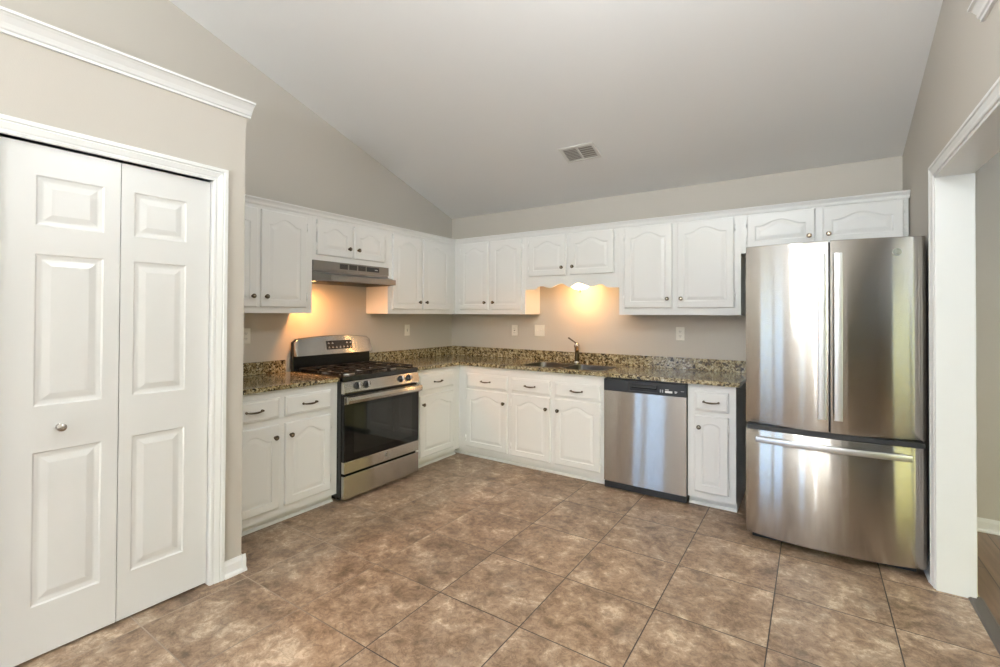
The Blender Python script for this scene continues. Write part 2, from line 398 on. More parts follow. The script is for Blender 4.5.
# south wall with openings
def holed_wall_y(name, x0, x1, y0, y1, z1, holes):
    m = MB(); xs = x0
    for a, b, c, d in holes:
        m.box(xs, a, y0, y1, 0, z1)
        if c > .01: m.box(a, b, y0, y1, 0, c)
        m.box(a, b, y0, y1, d, z1); xs = b
    m.box(xs, x1, y0, y1, 0, z1)
    return struct(m.build(name, WALL))
holed_wall_y('wall_front', -.12, XR2, SOUTH-.12, SOUTH, 2.9, [WINS['slider'], WINS['south']])
holed_wall_y('wall_dining_front', XR2, EAST+.12, SOUTH-.12, SOUTH, 2.75, [])
a, b, c, d = WINS['east']
struct(MB().box(EAST, EAST+.12, SOUTH, a, 0, 2.75).box(EAST, EAST+.12, b, 0, 0, 2.75).box(EAST, EAST+.12, a, b, 0, c).box(EAST, EAST+.12, a, b, d, 2.75).build('wall_dining_right', WALL))
def window(n, axis, w, at, mull, kindname='window'):
    a, b, c, d = w
    fr = MB(); t = .055
    def bx(p0, p1, z0, z1):
        if axis == 'y': fr.box(p0, p1, at-.05, at+.02, z0, z1)
        else: fr.box(at-.02, at+.05, p0, p1, z0, z1)
    bx(a, a+t, c, d); bx(b-t, b, c, d); bx(a, b, c, c+t); bx(a, b, d-t, d)
    for q in mull: bx(q-.045, q+.045, c, d)
    f = struct(fr.build(n, TRIM, bevel=.004))
    g = MB()
    if axis == 'y': g.box(a+t, b-t, at-.02, at-.014, c+t, d-t)
    else: g.box(at+.014, at+.02, a+t, b-t, c+t, d-t)
    g.build('window_pane', PANE, f)
window('window_1', 'y', WINS['slider'], SOUTH-.04, [])
window('window_3', 'y', WINS['south'], SOUTH-.04, [])
window('window_4', 'x', WINS['west'], -.06, [])
window('window_2', 'x', WINS['east'], EAST+.04, [-5.6])
struct(MB().box(-12, 22, -26, SOUTH-.12, -.25, -.15).box(-12, -.12, SOUTH-.12, 2, -.25, -.15).box(EAST+.12, 22, SOUTH-.12, 6, -.25, -.15).build('ground_outside', LAWN))

# pantry closet block
DY0, DY1, DZT = -3.802, -3.037, 2.045   # bifold opening
PY_END = -4.75
pw = MB()
pw.box(0, XP, YP-.1, YP, 0, 2.45)                       # end wall toward the range
pw.box(XP-.1, XP, DY1+.0, YP-.1, 0, 2.45)
pw.box(XP-.1, XP, DY0, DY1, DZT, 2.45)
pw.box(XP-.1, XP, PY_END, DY0, 0, 2.45)
pw.box(0, XP, PY_END-.1, PY_END, 0, 2.45)
struct(pw.build('wall_pantry', WALL), 'beige closet wall around the white bifold door')
struct(MB().box(0, XP, PY_END-.1, YP, 2.45, 2.49).build('ceiling_pantry', WALL), 'flat top of the pantry closet')
def crown_profile(zb, zt, pr, s=1, x0=0):
    pts = [(0,zb),(.010,zb),(.012,zb+.010),(.018,zb+.014),(.022,zb+.022),(pr*.45,zb+(zt-zb)*.45),(pr*.72,zb+(zt-zb)*.72),(pr*.80,zb+(zt-zb)*.78),(pr*.86,zt-.012),(pr,zt-.010),(pr,zt),(0,zt)]
    return [(x0+s*p, z) for p, z in pts]
struct(MB().prism(crown_profile(2.425, 2.497, .062, 1, XP), 'y', PY_END-.1, -2.853).build('trim_2', TRIM), 'white crown moulding along the top of the pantry wall')
struct(MB().prism(crown_profile(2.438, 2.495, .045, -1, XR), 'y', SOUTH, -1.846).build('trim_3', TRIM), 'white crown moulding end high on the right wall')
# pantry casing (stepped profile)
CW = .070
def casing_profile(w): # (offset across width from inner edge, thickness)
    return [(0,0),(0,.008),(.004,.011),(.014,.012),(.017,.009),(.024,.012),(w*.62,.016),(w*.70,.013),(w*.76,.018),(w*.97,.018),(w,.015),(w,0)]
def casing(name, w, plane, sgn, ya, yb, zt, axis_len=None, both=True):
    """U-shaped casing in plane x=plane, facing sgn, inner edges at ya (low y), yb (high y), top zt; mitred"""
    m = MB(); pr = casing_profile(w)
    def ring(fn): return [fn(o, t) for o, t in pr]
    path = [lambda o, t: (plane+sgn*t, yb+o, 0), lambda o, t: (plane+sgn*t, yb+o, zt+o), lambda o, t: (plane+sgn*t, ya-o, zt+o), lambda o, t: (plane+sgn*t, ya-o, 0)]
    vs = []; fs = []; k = len(pr)
    for p in path: vs += ring(p)
    for i in range(3):
        for j in range(k): fs.append((i*k+j, i*k+(j+1) % k, (i+1)*k+(j+1) % k, (i+1)*k+j))
    fs.append(tuple(range(k))); fs.append(tuple(range(3*k, 4*k))[::-1])
    m.add(vs, fs)
    return m
cm = casing('c', CW, XP, 1, DY0, DY1, DZT)
cm.box(XP-.1, XP+.006, DY1-.001, DY1+.012, 0, DZT+.012)
cm.box(XP-.1, XP+.006, DY0-.012, DY0+.001, 0, DZT+.012)
cm.box(XP-.1, XP+.006, DY0, DY1, DZT, DZT+.012)
struct(cm.build('trim_4', TRIM), 'white moulded casing around the bifold pantry door')
struct(MB().box(XP-.070, XP-.055, DY0+.01, DY1-.01, DZT-.006, DZT).build('trim_5', BLACKP), 'dark bifold track above the pantry door')
# doorway casing
cm = casing('c', .056, XR, -1, OY0, OY1, OZ)
struct(cm.build('trim_6', TRIM), 'white moulded casing around the wide doorway')
jm = MB().box(XR-.004, XR2+.004, OY1-.014, OY1+.004, 0, OZ+.004).box(XR-.004, XR2+.004, OY0, OY1-.014, OZ-.014, OZ+.004).box(XR-.004, XR2+.004, OY0-.004, OY0+.014, 0, OZ)
struct(jm.build('trim_7', TRIM), 'smooth white jamb lining the doorway')
struct(casing('c', .056, XR2, 1, OY0, OY1, OZ).build('trim_8', TRIM))
# baseboards
def base_prof(s, x0, h=.085):
    return [(x0,0),(x0+s*.022,0),(x0+s*.022,.012),(x0+s*.013,.022),(x0+s*.013,h-.022),(x0+s*.009,h-.012),(x0+s*.007,h),(x0,h)]
struct(MB().prism(base_prof(1, XP), 'y', DY1+CW+.001, YP+.02).prism([(YP-.0,0),(YP+.022,0),(YP+.022,.012),(YP+.013,.022),(YP+.013,.063),(YP+.007,.085),(YP,.085)], 'x', .66, XP+.02).build('baseboard_left', TRIM), 'short white baseboard piece at the pantry corner')
struct(MB().prism(base_prof(-1, XR), 'y', OY1+.057, -.001).build('baseboard_right', TRIM), 'white baseboard beside the refrigerator')
def base_back(x0, x1): return MB().prism([(0,0),(-.022,0),(-.022,.012),(-.013,.022),(-.013,.063),(-.007,.085),(0,.085)], 'x', x0, x1)
struct(base_back(3.09, XR-.023).build('baseboard_back', TRIM), 'white baseboard behind the refrigerator')
struct(base_back(XR2+.002, EAST).build('baseboard_dining', TRIM), 'white baseboard in the room beyond the doorway')

# bifold door: two hinged leaves with three moulded panels each
def moulded_leaf(m, X, y0, y1, z0, z1, panels):
    """front face at x=X facing +x, with raised moulded panels; leaf 0.034 thick"""
    ys = sorted({y0, y1, *[p for q in panels for p in q[:2]]}); zs = sorted({z0, z1, *[p for q in panels for p in q[2:]]})
    def inpan(a, b, c, d):
        return any(a >= p[0]-1e-6 and b <= p[1]+1e-6 and c >= p[2]-1e-6 and d <= p[3]+1e-6 for p in panels)
    for i in range(len(ys)-1):
        for j in range(len(zs)-1):
            a, b, c, d = ys[i], ys[i+1], zs[j], zs[j+1]
            if not inpan(a, b, c, d): m.add([(X,a,c),(X,b,c),(X,b,d),(X,a,d)], [(0,1,2,3)])
    m.add([(X,y0,z0),(X,y1,z0),(X,y1,z1),(X,y0,z1),(X-.034,y0,z0),(X-.034,y1,z0),(X-.034,y1,z1),(X-.034,y0,z1)], [(0,4,5,1),(1,5,6,2),(2,6,7,3),(3,7,4,0),(4,7,6,5)])
    for a, b, c, d in panels:
        rings = []
        for ins, dep in ((0,0),(.006,.004),(.018,.006),(.024,.006),(.048,.001)):
            rings.append([(X-dep,a+ins,c+ins),(X-dep,b-ins,c+ins),(X-dep,b-ins,d-ins),(X-dep,a+ins,d-ins)])
        vs = [p for r in rings for p in r]; fs = []
        for k in range(len(rings)-1):
            for q in range(4): fs.append((4*k+q, 4*k+(q+1) % 4, 4*k+4+(q+1) % 4, 4*k+4+q))
        fs.append(tuple(range(len(vs)-4, len(vs)))); m.add(vs, fs)
    return m
XD = XP - .016
door = bpy.data.objects.new('door_1', None); COL.objects.link(door); struct(door, 'white moulded bifold pantry door with six panels')
YS = -3.407
zs_p = [(.212,.818),(1.0,1.606),(1.718,1.918)]
pA = [(-3.679,-3.465,a,b) for a, b in zs_p]; pB = [(-3.358,-3.146,a,b) for a, b in zs_p]
la = moulded_leaf(MB(), XD, DY0+.004, YS-.0015, .012, DZT-.006, pA).build('door_panel', DOORW, door); 
lb = moulded_leaf(MB(), XD, YS+.0015, DY1-.004, .012, DZT-.006, pB).build('door_panel', DOORW, door)
MB().lathe([(.012,0),(.012,.006),(.006,.009),(.006,.020),(.013,.027),(.0165,.034),(.015,.041),(.006,.045)], (XD,-3.601,.909), (1,0,0)).build('door_knob', NICKEL, la)['label'] = 'round satin nickel knob'
for y in (DY0+.05, DY1-.05):
    MB().lathe([(.004,0),(.004,.02)], (XD-.017, y, DZT-.028), (0,0,1), 8).build('pivot_pin', NICKEL, la if y < YS else lb)

# ------------------------------------------------------------------ cabinet doors
def arch_h(t, H):      # t in -1..1 across the panel
    a = abs(t)
    if H <= .03: return H*math.sqrt(max(0, 1-t*t))
    if a > .84: return 0
    return H * (.5+.5*math.cos(PI*a/.84))**.8
def raised_door(m, x0, x1, z0, z1, yf, H=.045, st=.052, t=.019):
    """cathedral raised panel door, front plane y=yf (facing -y), slab behind it"""
    N = 18
    def loop(ins, dep):
        a, b, c = x0+st+ins, x1-st-ins, z0+st+ins
        top = z1-st-H-ins
        if H == 0: top = z1-st-ins
        L = [(a, yf+dep, c), (b, yf+dep, c)]
        for k in range(N+1):
            tt = 1 - 2*k/N; L.append(((a+b)/2 + tt*(b-a)/2, yf+dep, top + arch_h(tt, H)))
        return L
    e = .004
    def outer(ins, dep):
        a, b, c, d = x0+ins, x1-ins, z0+ins, z1-ins
        L = [(a, yf+dep, c), (b, yf+dep, c)]
        for k in range(N+1):
            tt = 1 - 2*k/N; L.append(((a+b)/2 + tt*(b-a)/2, yf+dep, d))
        return L
    rings = [outer(0, t), outer(0, .006), outer(.004, .001), outer(.009, 0), loop(0, 0), loop(.003, .0035), loop(.009, .0046), loop(.013, .0042), loop(.034, .0005)]
    n = N+3; vs = [p for r in rings for p in r]; fs = []
    for i in range(len(rings)-1):
        for k in range(n): fs.append((i*n+k, i*n+(k+1) % n, (i+1)*n+(k+1) % n, (i+1)*n+k))
    fs.append(tuple(range(n))[::-1])
    # centre: fan strip between bottom and arch
    o = (len(rings)-1)*n; fs.append(tuple(range(o, o+n)))
    return m.add(vs, fs)
def drawer_front(m, x0, x1, z0, z1, yf, t=.019):
    rings = []
    for ins, dep in ((0,t),(0,.007),(.003,.004),(.009,.0035),(.013,.0005),(.015,0)):
        rings.append([(x0+ins,yf+dep,z0+ins),(x1-ins,yf+dep,z0+ins),(x1-ins,yf+dep,z1-ins),(x0+ins,yf+dep,z1-ins)])
    vs = [p for r in rings for p in r]; fs = [(0,3,2,1)]
    for k in range(len(rings)-1):
        for q in range(4): fs.append((4*k+q, 4*k+(q+1) % 4, 4*k+4+(q+1) % 4, 4*k+4+q))
    fs.append(tuple(range(len(vs)-4, len(vs)))); return m.add(vs, fs)
def knob(x, z, yf, parent, name='knob'):
    k = MB().lathe([(.009,0),(.009,.003),(.005,.006),(.005,.014),(.012,.018),(.0158,.020),(.0158,.0245),(.0135,.0275),(.009,.0275)], (x, yf, z), (0,-1,0), 20).build(name, BRONZE, parent)
    MB().lathe([(.008,.0270),(.0075,.0295),(.003,.0305)], (x, yf, z), (0,-1,0), 16).build('knob_inlay', KNOBC, k)
def pull(x, z, yf, parent):
    pts = []; w = .052
    for i in range(13):
        t = -1 + 2*i/12; pts.append((x+t*w, yf-.012-.014*(1-t*t), z - .004*(1-t*t)))
    m = MB().tube(pts, [.0035+.0028*(1-abs(-1+2*i/12)**2) for i in range(13)], 8)
    for s in (-1, 1):
        m.lathe([(.008,0),(.008,.003),(.004,.005),(.004,.016)], (x+s*w*.93, yf, z), (0,-1,0), 12)
        m.lathe([(.0065,-.003),(.0065,.003)], (x+s*w*1.0, yf-.012, z), (1,0,0), 10)
    m.build('handle', BRONZE, parent)
def hinge(x, z, yf, s, parent):
    """small barrel hinge on the face frame beside the door edge; s=+1: frame is to the right"""
    m = MB().tube([(x+s*.004, yf+.006, z-.024), (x+s*.004, yf+.006, z+.024)], .0042, 8)
    m.box(x+s*.004, x+s*.018, yf+.016, yf+.0192, z-.020, z+.020)
    for q in (-.028, .028): m.lathe([(.003,-.003),(.0045,0),(.003,.003)], (x+s*.004, yf+.006, z+q), (0,0,1), 8)
    m.build('hinge', TRIM, parent)

def frame_box(m, w, dep, z0, z1, y_front=0):
    m.box(0, w, y_front, y_front+dep, z0, z1)

def cabinet(name, label, group, loc, rz, w, dep, z0, z1, doors, drawers=(), toe=False, hollow=None, H=.045, cat='cabinet'):
    """local: x along the wall, front face at y=0 looking to -y, wall at y=dep.
    doors: (x0,x1,z0,z1, knob_side 'L'/'R', knob_z or None, hinges bool)"""
    r = root(name, label, cat, loc, rz, group)
    m = MB()
    if toe:
        if hollow:   # open top where the sink bowls hang
            m.box(0, w, 0, dep, z0, hollow).box(0, w, 0, .02, hollow, z1).box(0, .018, .02, dep, hollow, z1).box(w-.018, w, .02, dep, hollow, z1).box(.018, w-.018, dep-.012, dep, hollow, z1)
        else: m.box(0, w, 0, dep, z0, z1)
        m.box(0, w, .055, dep, 0.0, z0)
        m.prism([(.055,0),(.040,0),(.040,.005),(.047,.014),(.055,.016)], 'x', 0, w)
    else:
        m.box(0, w, 0, dep, z0, z1)
    m.build('cabinet_body', CAB, r)
    for d in doors:
        x0, x1, a, b, side, kz = d[:6]; h = d[6] if len(d) > 6 else H
        dd = raised_door(MB(), x0, x1, a, b, -.019, h).build('door', CAB, r)
        kx = x1-.034 if side == 'R' else x0+.034
        if kz: knob(kx, kz, -.0185, dd)
        hx, hs = (x0, -1) if side == 'R' else (x1, 1)
        o = .06 if b-a > .4 else .045
        hinge(hx, b-o-.02, -.019, hs, dd); hinge(hx, a+o+.02, -.019, hs, dd)
    for d in drawers:
        x0, x1, a, b = d
        dr = drawer_front(MB(), x0, x1, a, b, -.019).build('drawer', CAB, r)
        pull((x0+x1)/2, (a+b)/2, -.019, dr)
    return r

DU, ZB, ZT, GAP = .2907, 1.3755, 2.135, .0006
# left wall uppers: local x = world y offset, rz=+90deg
def LX(y, y0): return y - y0
R90 = PI/2
GU = 'white upper wall cabinets'
y0 = -2.845
cabinet('wall_cabinet', 'tall white upper cabinet left of the range hood, next to the pantry wall', GU, (DU, y0, 0), R90, -2.0166-y0, DU-.001, ZB, ZT,
        [(LX(-2.795,y0), LX(-2.447,y0), 1.418, 2.102, 'R', 1.492), (LX(-2.421,y0), LX(-2.070,y0), 1.418, 2.102, 'L', 1.492)])
y0 = -2.016
cabinet('wall_cabinet', 'short white two-door cabinet directly above the range hood', GU, (DU, y0, 0), R90, -1.249-y0, DU-.001, 1.790, ZT,
        [(LX(-1.983,y0), LX(-1.656,y0), 1.832, 2.104, 'R', 1.905, .040), (LX(-1.631,y0), LX(-1.299,y0), 1.832, 2.104, 'L', 1.905, .040)])
y0 = -1.2484
cabinet('wall_cabinet', 'tall white upper cabinet on the left wall between the range hood and the corner', GU, (DU, y0, 0), R90, -.2915-y0, DU-.001, ZB, ZT,
        [(LX(-1.200,y0), LX(-.825,y0), 1.418, 2.108, 'R', 1.488), (LX(-.800,y0), LX(-.400,y0), 1.418, 2.108, 'L', 1.488)])
# back wall uppers
x0 = .001
cabinet('wall_cabinet', 'tall white upper cabinet on the sink wall between the corner and the sink light', GU, (x0, -DU, 0), 0, 1.171-x0, DU-.001, ZB, ZT,
        [(.370-x0, .734-x0, 1.422, 2.118, 'R', 1.494), (.772-x0, 1.131-x0, 1.422, 2.118, 'L', 1.494)])
x0 = 1.1718
c5 = cabinet('wall_cabinet', 'short white two-door cabinet with scalloped bottom edge above the sink', GU, (x0, -DU, 0), 0, 2.1125-x0, DU-.001, 1.705, ZT,
        [(1.215-x0, 1.609-x0, 1.738, 2.118, 'R', 1.810, .045), (1.649-x0, 2.067-x0, 1.738, 2.118, 'L', 1.812, .045)])
# scalloped valance
W5 = 2.1125-x0
half = [(0,1.613),(.095,1.613),(.112,1.616),(.130,1.628),(.150,1.641),(.170,1.645),(.195,1.642),(.225,1.632),(.258,1.626),(.290,1.630),(.325,1.645),(.360,1.658),(.385,1.662),(.410,1.658),(.435,1.642),(.455,1.629),(W5/2,1.624)]
poly = half + [(W5-x, z) for x, z in half[::-1][1:]] + [(W5, 1.705), (0, 1.705)]
vm = MB()
for yy0, yy1 in ((0, .019),):
    vs = []; fs = []
    n = len(poly)-2
    for k in range(n): vs += [(poly[k][0], yy0, poly[k][1]), (poly[k][0], yy0, 1.7045), (poly[k][0], yy1, poly[k][1]), (poly[k][0], yy1, 1.7045)]
    for k in range(n-1):
        i, j = 4*k, 4*k+4
        fs += [(i, j, j+1, i+1), (i+2, i+3, j+3, j+2), (i, i+2, j+2, j), (i+1, j+1, j+3, i+3)]
    fs += [(0, 1, 3, 2), (4*(n-1), 4*(n-1)+2, 4*(n-1)+3, 4*(n-1)+1)]
    vm.add(vs, fs)
vm.build('valance', CAB, c5)['label'] = 'scalloped white valance'
x0 = 2.1131
cabinet('wall_cabinet', 'tall white upper cabinet between the sink light and the refrigerator', GU, (x0, -DU, 0), 0, 3.055-x0, DU-.001, ZB, ZT,
        [(2.162-x0, 2.557-x0, 1.432, 2.118, 'R', 1.506), (2.596-x0, 3.010-x0, 1.432, 2.118, 'L', 1.506)])
x0 = 3.0556
cabinet('wall_cabinet', 'wide short white cabinet above the refrigerator', GU, (x0, -DU, 0), 0, 4.0155-x0, DU-.001, 1.838, ZT,
        [(3.098-x0, 3.519-x0, 1.870, 2.122, 'R', 1.931, .040), (3.562-x0, 3.990-x0, 1.870, 2.122, 'L', 1.934, .040)])
# crown along the top of the uppers (two runs meeting in the corner)
def cab_crown(z0=2.128, z1=2.176):
    return [(0,z0),(.006,z0),(.010,z0+.008),(.012,z0+.020),(.018,z0+.030),(.024,z0+.036),(.026,z1-.004),(.022,z1),(-.02,z1),(-.02,2.136),(0,2.136)]
m = MB(); P_ = cab_crown(); k = len(P_); vs = []
for p, z in P_: vs.append((DU+p, -2.845, z))
for p, z in P_: vs.append((DU+p, -DU-p, z))
for p, z in P_: vs.append((XR-.0006, -DU-p, z))
fs = []
for i in range(2):
    for j in range(k): fs.append((i*k+j, i*k+(j+1) % k, (i+1)*k+(j+1) % k, (i+1)*k+j))
fs += [tuple(range(k)), tuple(range(2*k, 3*k))[::-1]]
struct(m.add(vs, fs).build('trim_9', CAB), 'white moulding along the top of the upper cabinets')

# base cabinets
DB, ZK, ZTOP = .6128, .066, .879
GB = 'white base cabinets'
y0 = -2.845
ZD0, ZD1, ZF0, ZF1 = .700, .830, .118, .656
cabinet('base_cabinet', 'white two-drawer base cabinet left of the range', GB, (DB, y0, 0), R90, -2.0215-y0, DB-.002, ZK, ZTOP,
        [(LX(-2.805,y0), LX(-2.467,y0), ZF0, ZF1, 'R', .578), (LX(-2.428,y0), LX(-2.083,y0), ZF0, ZF1, 'L', .576)],
        [(LX(-2.805,y0), LX(-2.467,y0), ZD0, ZD1), (LX(-2.428,y0), LX(-2.083,y0), ZD0, ZD1)], toe=True)
y0 = -1.249
cabinet('base_cabinet', 'white single-door base cabinet between the range and the corner', GB, (DB, y0, 0), R90, -.6135-y0, DB-.002, ZK, ZTOP,
        [(LX(-1.176,y0), LX(-.714,y0), .105, .648, 'L', .571)], [(LX(-1.176,y0), LX(-.716,y0), .690, .829)], toe=True)
x0 = .002
cabinet('base_cabinet', 'white one-door base cabinet at the corner of the sink wall', GB, (x0, -DB, 0), 0, 1.2025-x0, DB-.002, ZK, ZTOP,
        [(.712-x0, 1.183-x0, .106, .656, 'R', .559)], [(.712-x0, 1.179-x0, .676, .806)], toe=True)
x0 = 1.203
cabinet('base_cabinet', 'white two-door base cabinet under the sink', GB, (x0, -DB, 0), 0, 2.1085-x0, DB-.002, ZK, ZTOP,
        [(1.228-x0, 1.622-x0, .102, .658, 'R', .560), (1.667-x0, 2.077-x0, .102, .660, 'L', .560)],
        [(1.227-x0, 1.624-x0, .678, .802), (1.667-x0, 2.077-x0, .680, .799)], toe=True, hollow=.70)
x0 = 2.745
cabinet('base_cabinet', 'narrow white base cabinet between the dishwasher and the refrigerator', GB, (x0, -DB, 0), 0, 3.0615-x0, DB-.002, ZK, ZTOP,
        [(2.792-x0, 3.014-x0, .114, .658, 'L', .577, .030)], [(2.793-x0, 3.016-x0, .690, .828)], toe=True)

# ------------------------------------------------------------------ countertops
ZC0, ZC1, DCT = .880, .911, .645
r = root('countertop', 'speckled brown granite countertop between the pantry wall and the range', 'countertop')
MB().box(.001, DCT, -2.86, -2.024, ZC0, ZC1).build('slab', GRANITE, r, bevel=.004)
MB().box(.001, .022, -2.86, -2.058, ZC1+.0005, 1.006).build('backsplash', GRANITE, r, bevel=.003)
r = root('countertop', 'L shaped speckled brown granite countertop holding the sink, ending at the refrigerator', 'countertop')
SX0, SX1, SY0, SY1 = 1.28, 2.06, -.555, -.175
m = MB()
m.box(.001, DCT, -1.247, -DCT, ZC0, ZC1)
m.box(.001, SX0, -DCT, -.001, ZC0, ZC1).box(SX1, 3.088, -DCT, -.001, ZC0, ZC1)
m.box(SX0, SX1, -DCT, SY0, ZC0, ZC1).box(SX0, SX1, SY1, -.001, ZC0, ZC1)
sl = m.build('slab', GRANITE, r)
MB().box(.001, .022, -1.247, -.001, ZC1+.0005, 1.006).box(.022, 3.060, -.022, -.001, ZC1+.0005, 1.010).build('backsplash', GRANITE, r, bevel=.002)
# sink: double bowl undermount
r = root('kitchen_sink', 'stainless double bowl sink set into the granite under the faucet', 'sink', (SX0, SY0, 0))
def bowl(x0, x1, y0, y1, z0, z1, ins=.02, t=.002):
    m = MB(); rs = []
    def rr(a, b, c, d, z, rad=.05, n=6):
        L = []
        for cx, cy, st in ((b-rad, d-rad, 0), (a+rad, d-rad, 90), (a+rad, c+rad, 180), (b-rad, c+rad, 270)):
            for i in range(n+1):
                q = math.radians(st+90*i/n); L.append((cx+rad*math.cos(q), cy+rad*math.sin(q), z))
        return L
    rs = [rr(x0-.006, x1+.006, y0-.006, y1+.006, z1), rr(x0, x1, y0, y1, z1), rr(x0+.004, x1-.004, y0+.004, y1-.004, z0+.03), rr(x0+.02, x1-.02, y0+.02, y1-.02, z0), ]
    n = len(rs[0]); vs = [p for q in rs for p in q]; fs = []
    for i in range(len(rs)-1):
        for k in range(n): fs.append((i*n+k, i*n+(k+1) % n, (i+1)*n+(k+1) % n, (i+1)*n+k))
    fs.append(tuple(range(3*n, 4*n))); m.add(vs, fs, True); return m
sw, sd = SX1-SX0, SY1-SY0
for a, b in ((.004, sw*.5-.012), (sw*.5+.012, sw-.004)):
    bw = bowl(a, b, .004, sd-.004, .72, .9122).build('bowl', SINKM, r)
    MB().lathe([(.042,0),(.042,.003),(.034,.004),(.030,.001),(.012,.001),(.010,.006)], ((a+b)/2, sd*.55, .7205), (0,0,1)).build('drain', STEELH, bw)
MB().box(sw*.5-.0055, sw*.5+.0055, .010, sd-.010, .80, .9118).build('divider', SINKM, r, bevel=.003)

# faucet
FX, FY = 1.628, -.095
r = root('faucet', 'bronze single lever faucet standing behind the sink', 'faucet', (FX, FY, ZC1+.001), .45)
MB().lathe([(.031,0),(.031,.006),(.026,.012),(.023,.02)], (0,0,0)).build('base', NICKEL, r)
MB().lathe([(.021,.018),(.0195,.05),(.019,.12),(.021,.142),(.024,.150),(.024,.158)], (0,0,0)).build('body', BRONZE, r)
MB().tube([(0,0,.135),(0,-.030,.152),(0,-.070,.154),(0,-.105,.140),(0,-.125,.122)], [.023,.022,.018,.0165,.016], 16).build('spout', BRONZE, r)
MB().lathe([(.025,0),(.027,.012),(.025,.030),(.016,.040),(.006,.043)], (0,0,.152), (-.15,0,1)).build('cap', NICKEL, r)
MB().tube([(-.006,0,.190),(-.03,0,.206),(-.058,.002,.226),(-.082,.004,.243)], [.007,.0065,.008,.0085], 10, flat=1.2).build('lever', BRONZE, r)

# ------------------------------------------------------------------ range
RY0, RY1 = -2.019, -1.252
RW = RY1-RY0
r = root('gas_range', 'stainless gas range with black cooktop and oven window between white cabinets', 'stove', (0, RY0, 0), 0)
r.rotation_euler = (0, 0, R90)      # local x = world y, local -y = world x
def ly(x): return -x               # world x -> local y
MB().box(.002, RW-.002, ly(.655), ly(.03), .035, .885).box(.012, RW-.012, ly(.60), ly(.06), .012, .034).build('body', BLACK, r, bevel=.003)
for px in (.05, RW-.05):
    for py in (.58, .10): MB().lathe([(.018,0),(.018,.006),(.010,.010),(.010,.034)], (px, ly(py), .0005)).build('foot', BLACKP, r)
# cooktop with rolled rim
ct = MB().box(0, RW, ly(.672), ly(.060), .886, .905).box(.012, RW-.012, ly(.655), ly(.09), .905, .908)
ct.box(0, RW, ly(.674), ly(.655), .880, .914).box(0, .016, ly(.655), ly(.07), .904, .914).box(RW-.016, RW, ly(.655), ly(.07), .904, .914)
cto = ct.build('cooktop', BLACK, r, bevel=.004)
burn = [(.17,.50,.042),(.17,.22,.036),(RW-.17,.50,.046),(RW-.17,.22,.034),(RW/2,.36,.038)]
for bx_, by_, br_ in burn:
    b_ = MB().lathe([(br_+.016,0),(br_+.014,.008),(br_+.002,.010),(br_,.016)], (bx_, ly(by_), .908)).build('burner', GREYL, cto)
    MB().lathe([(br_-.002,.016),(br_-.002,.022),(br_-.008,.025),(.004,.026)], (bx_, ly(by_), .908)).build('burner_cap', IRON, b_)
def grate(x0, x1, cx, ys):
    m = MB(); z = .940; hw = .006
    ya, yb = ly(.635), ly(.105)
    m.box(x0, x1, ya, ya+.012, z-.010, z).box(x0, x1, yb-.012, yb, z-.010, z).box(x0, x0+.012, ya, yb, z-.010, z).box(x1-.012, x1, ya, yb, z-.010, z)
    for px in (x0, x1-.012):
        for py in (ya, yb-.012, (ya+yb)/2-.006): m.box(px, px+.012, py, py+.012, .9085, z-.008)
    m.box(x0, x1, (ya+yb)/2-.006, (ya+yb)/2+.006, z-.009, z+.001)
    for cy in ys:
        c = ly(cy)
        m.box(x0+.01, cx-.03, c-hw*.8, c+hw*.8, z-.008, z+.004).box(cx+.03, x1-.01, c-hw*.8, c+hw*.8, z-.008, z+.004)
        m.box(cx-hw*.8, cx+hw*.8, c-.115, c-.03, z-.008, z+.004).box(cx-hw*.8, cx+hw*.8, c+.03, c+.115, z-.008, z+.004)
    return m.build('grate', IRON, r, bevel=.0015)
grate(.022, .285, .17, (.50,.22)); grate(.291, RW-.291, RW/2, (.36,)); grate(RW-.285, RW-.022, RW-.17, (.50,.22))
# control panel: sloped steel band under the cooktop front
m = MB().prism([(ly(.655),.790),(ly(.690),.790),(ly(.694),.800),(ly(.676),.874),(ly(.670),.879),(ly(.655),.879)], 'x', 0.001, RW-.001)
cp = m.build('control_panel', STEEL, r, bevel=.002)
nrm = Vector((0, -math.cos(.24), math.sin(.24)))
for kx in (.118, .205, .557, .647):
    kb = MB().lathe([(.027,0),(.027,.004),(.022,.006),(.020,.020),(.018,.026),(.006,.028)], (kx, ly(.684), .841), nrm).build('knob', BLACKP, cp)
    g = MB(); c = Vector((kx, ly(.684), .841)) + nrm*.030; a = Vector((0, nrm.z, -nrm.y)); xx = Vector((1,0,0))
    for s1 in (-1,):
        vs = [c + xx*sx*.005 + a*sa*.019 + nrm*sn for sn in (-.012, .006) for sx, sa in ((-1,-1),(1,-1),(1,1),(-1,1))]
        g.add(vs, [(0,3,2,1),(4,5,6,7),(0,1,5,4),(1,2,6,5),(2,3,7,6),(3,0,4,7)])
    g.build('knob_grip', STEELH, kb, bevel=.002)
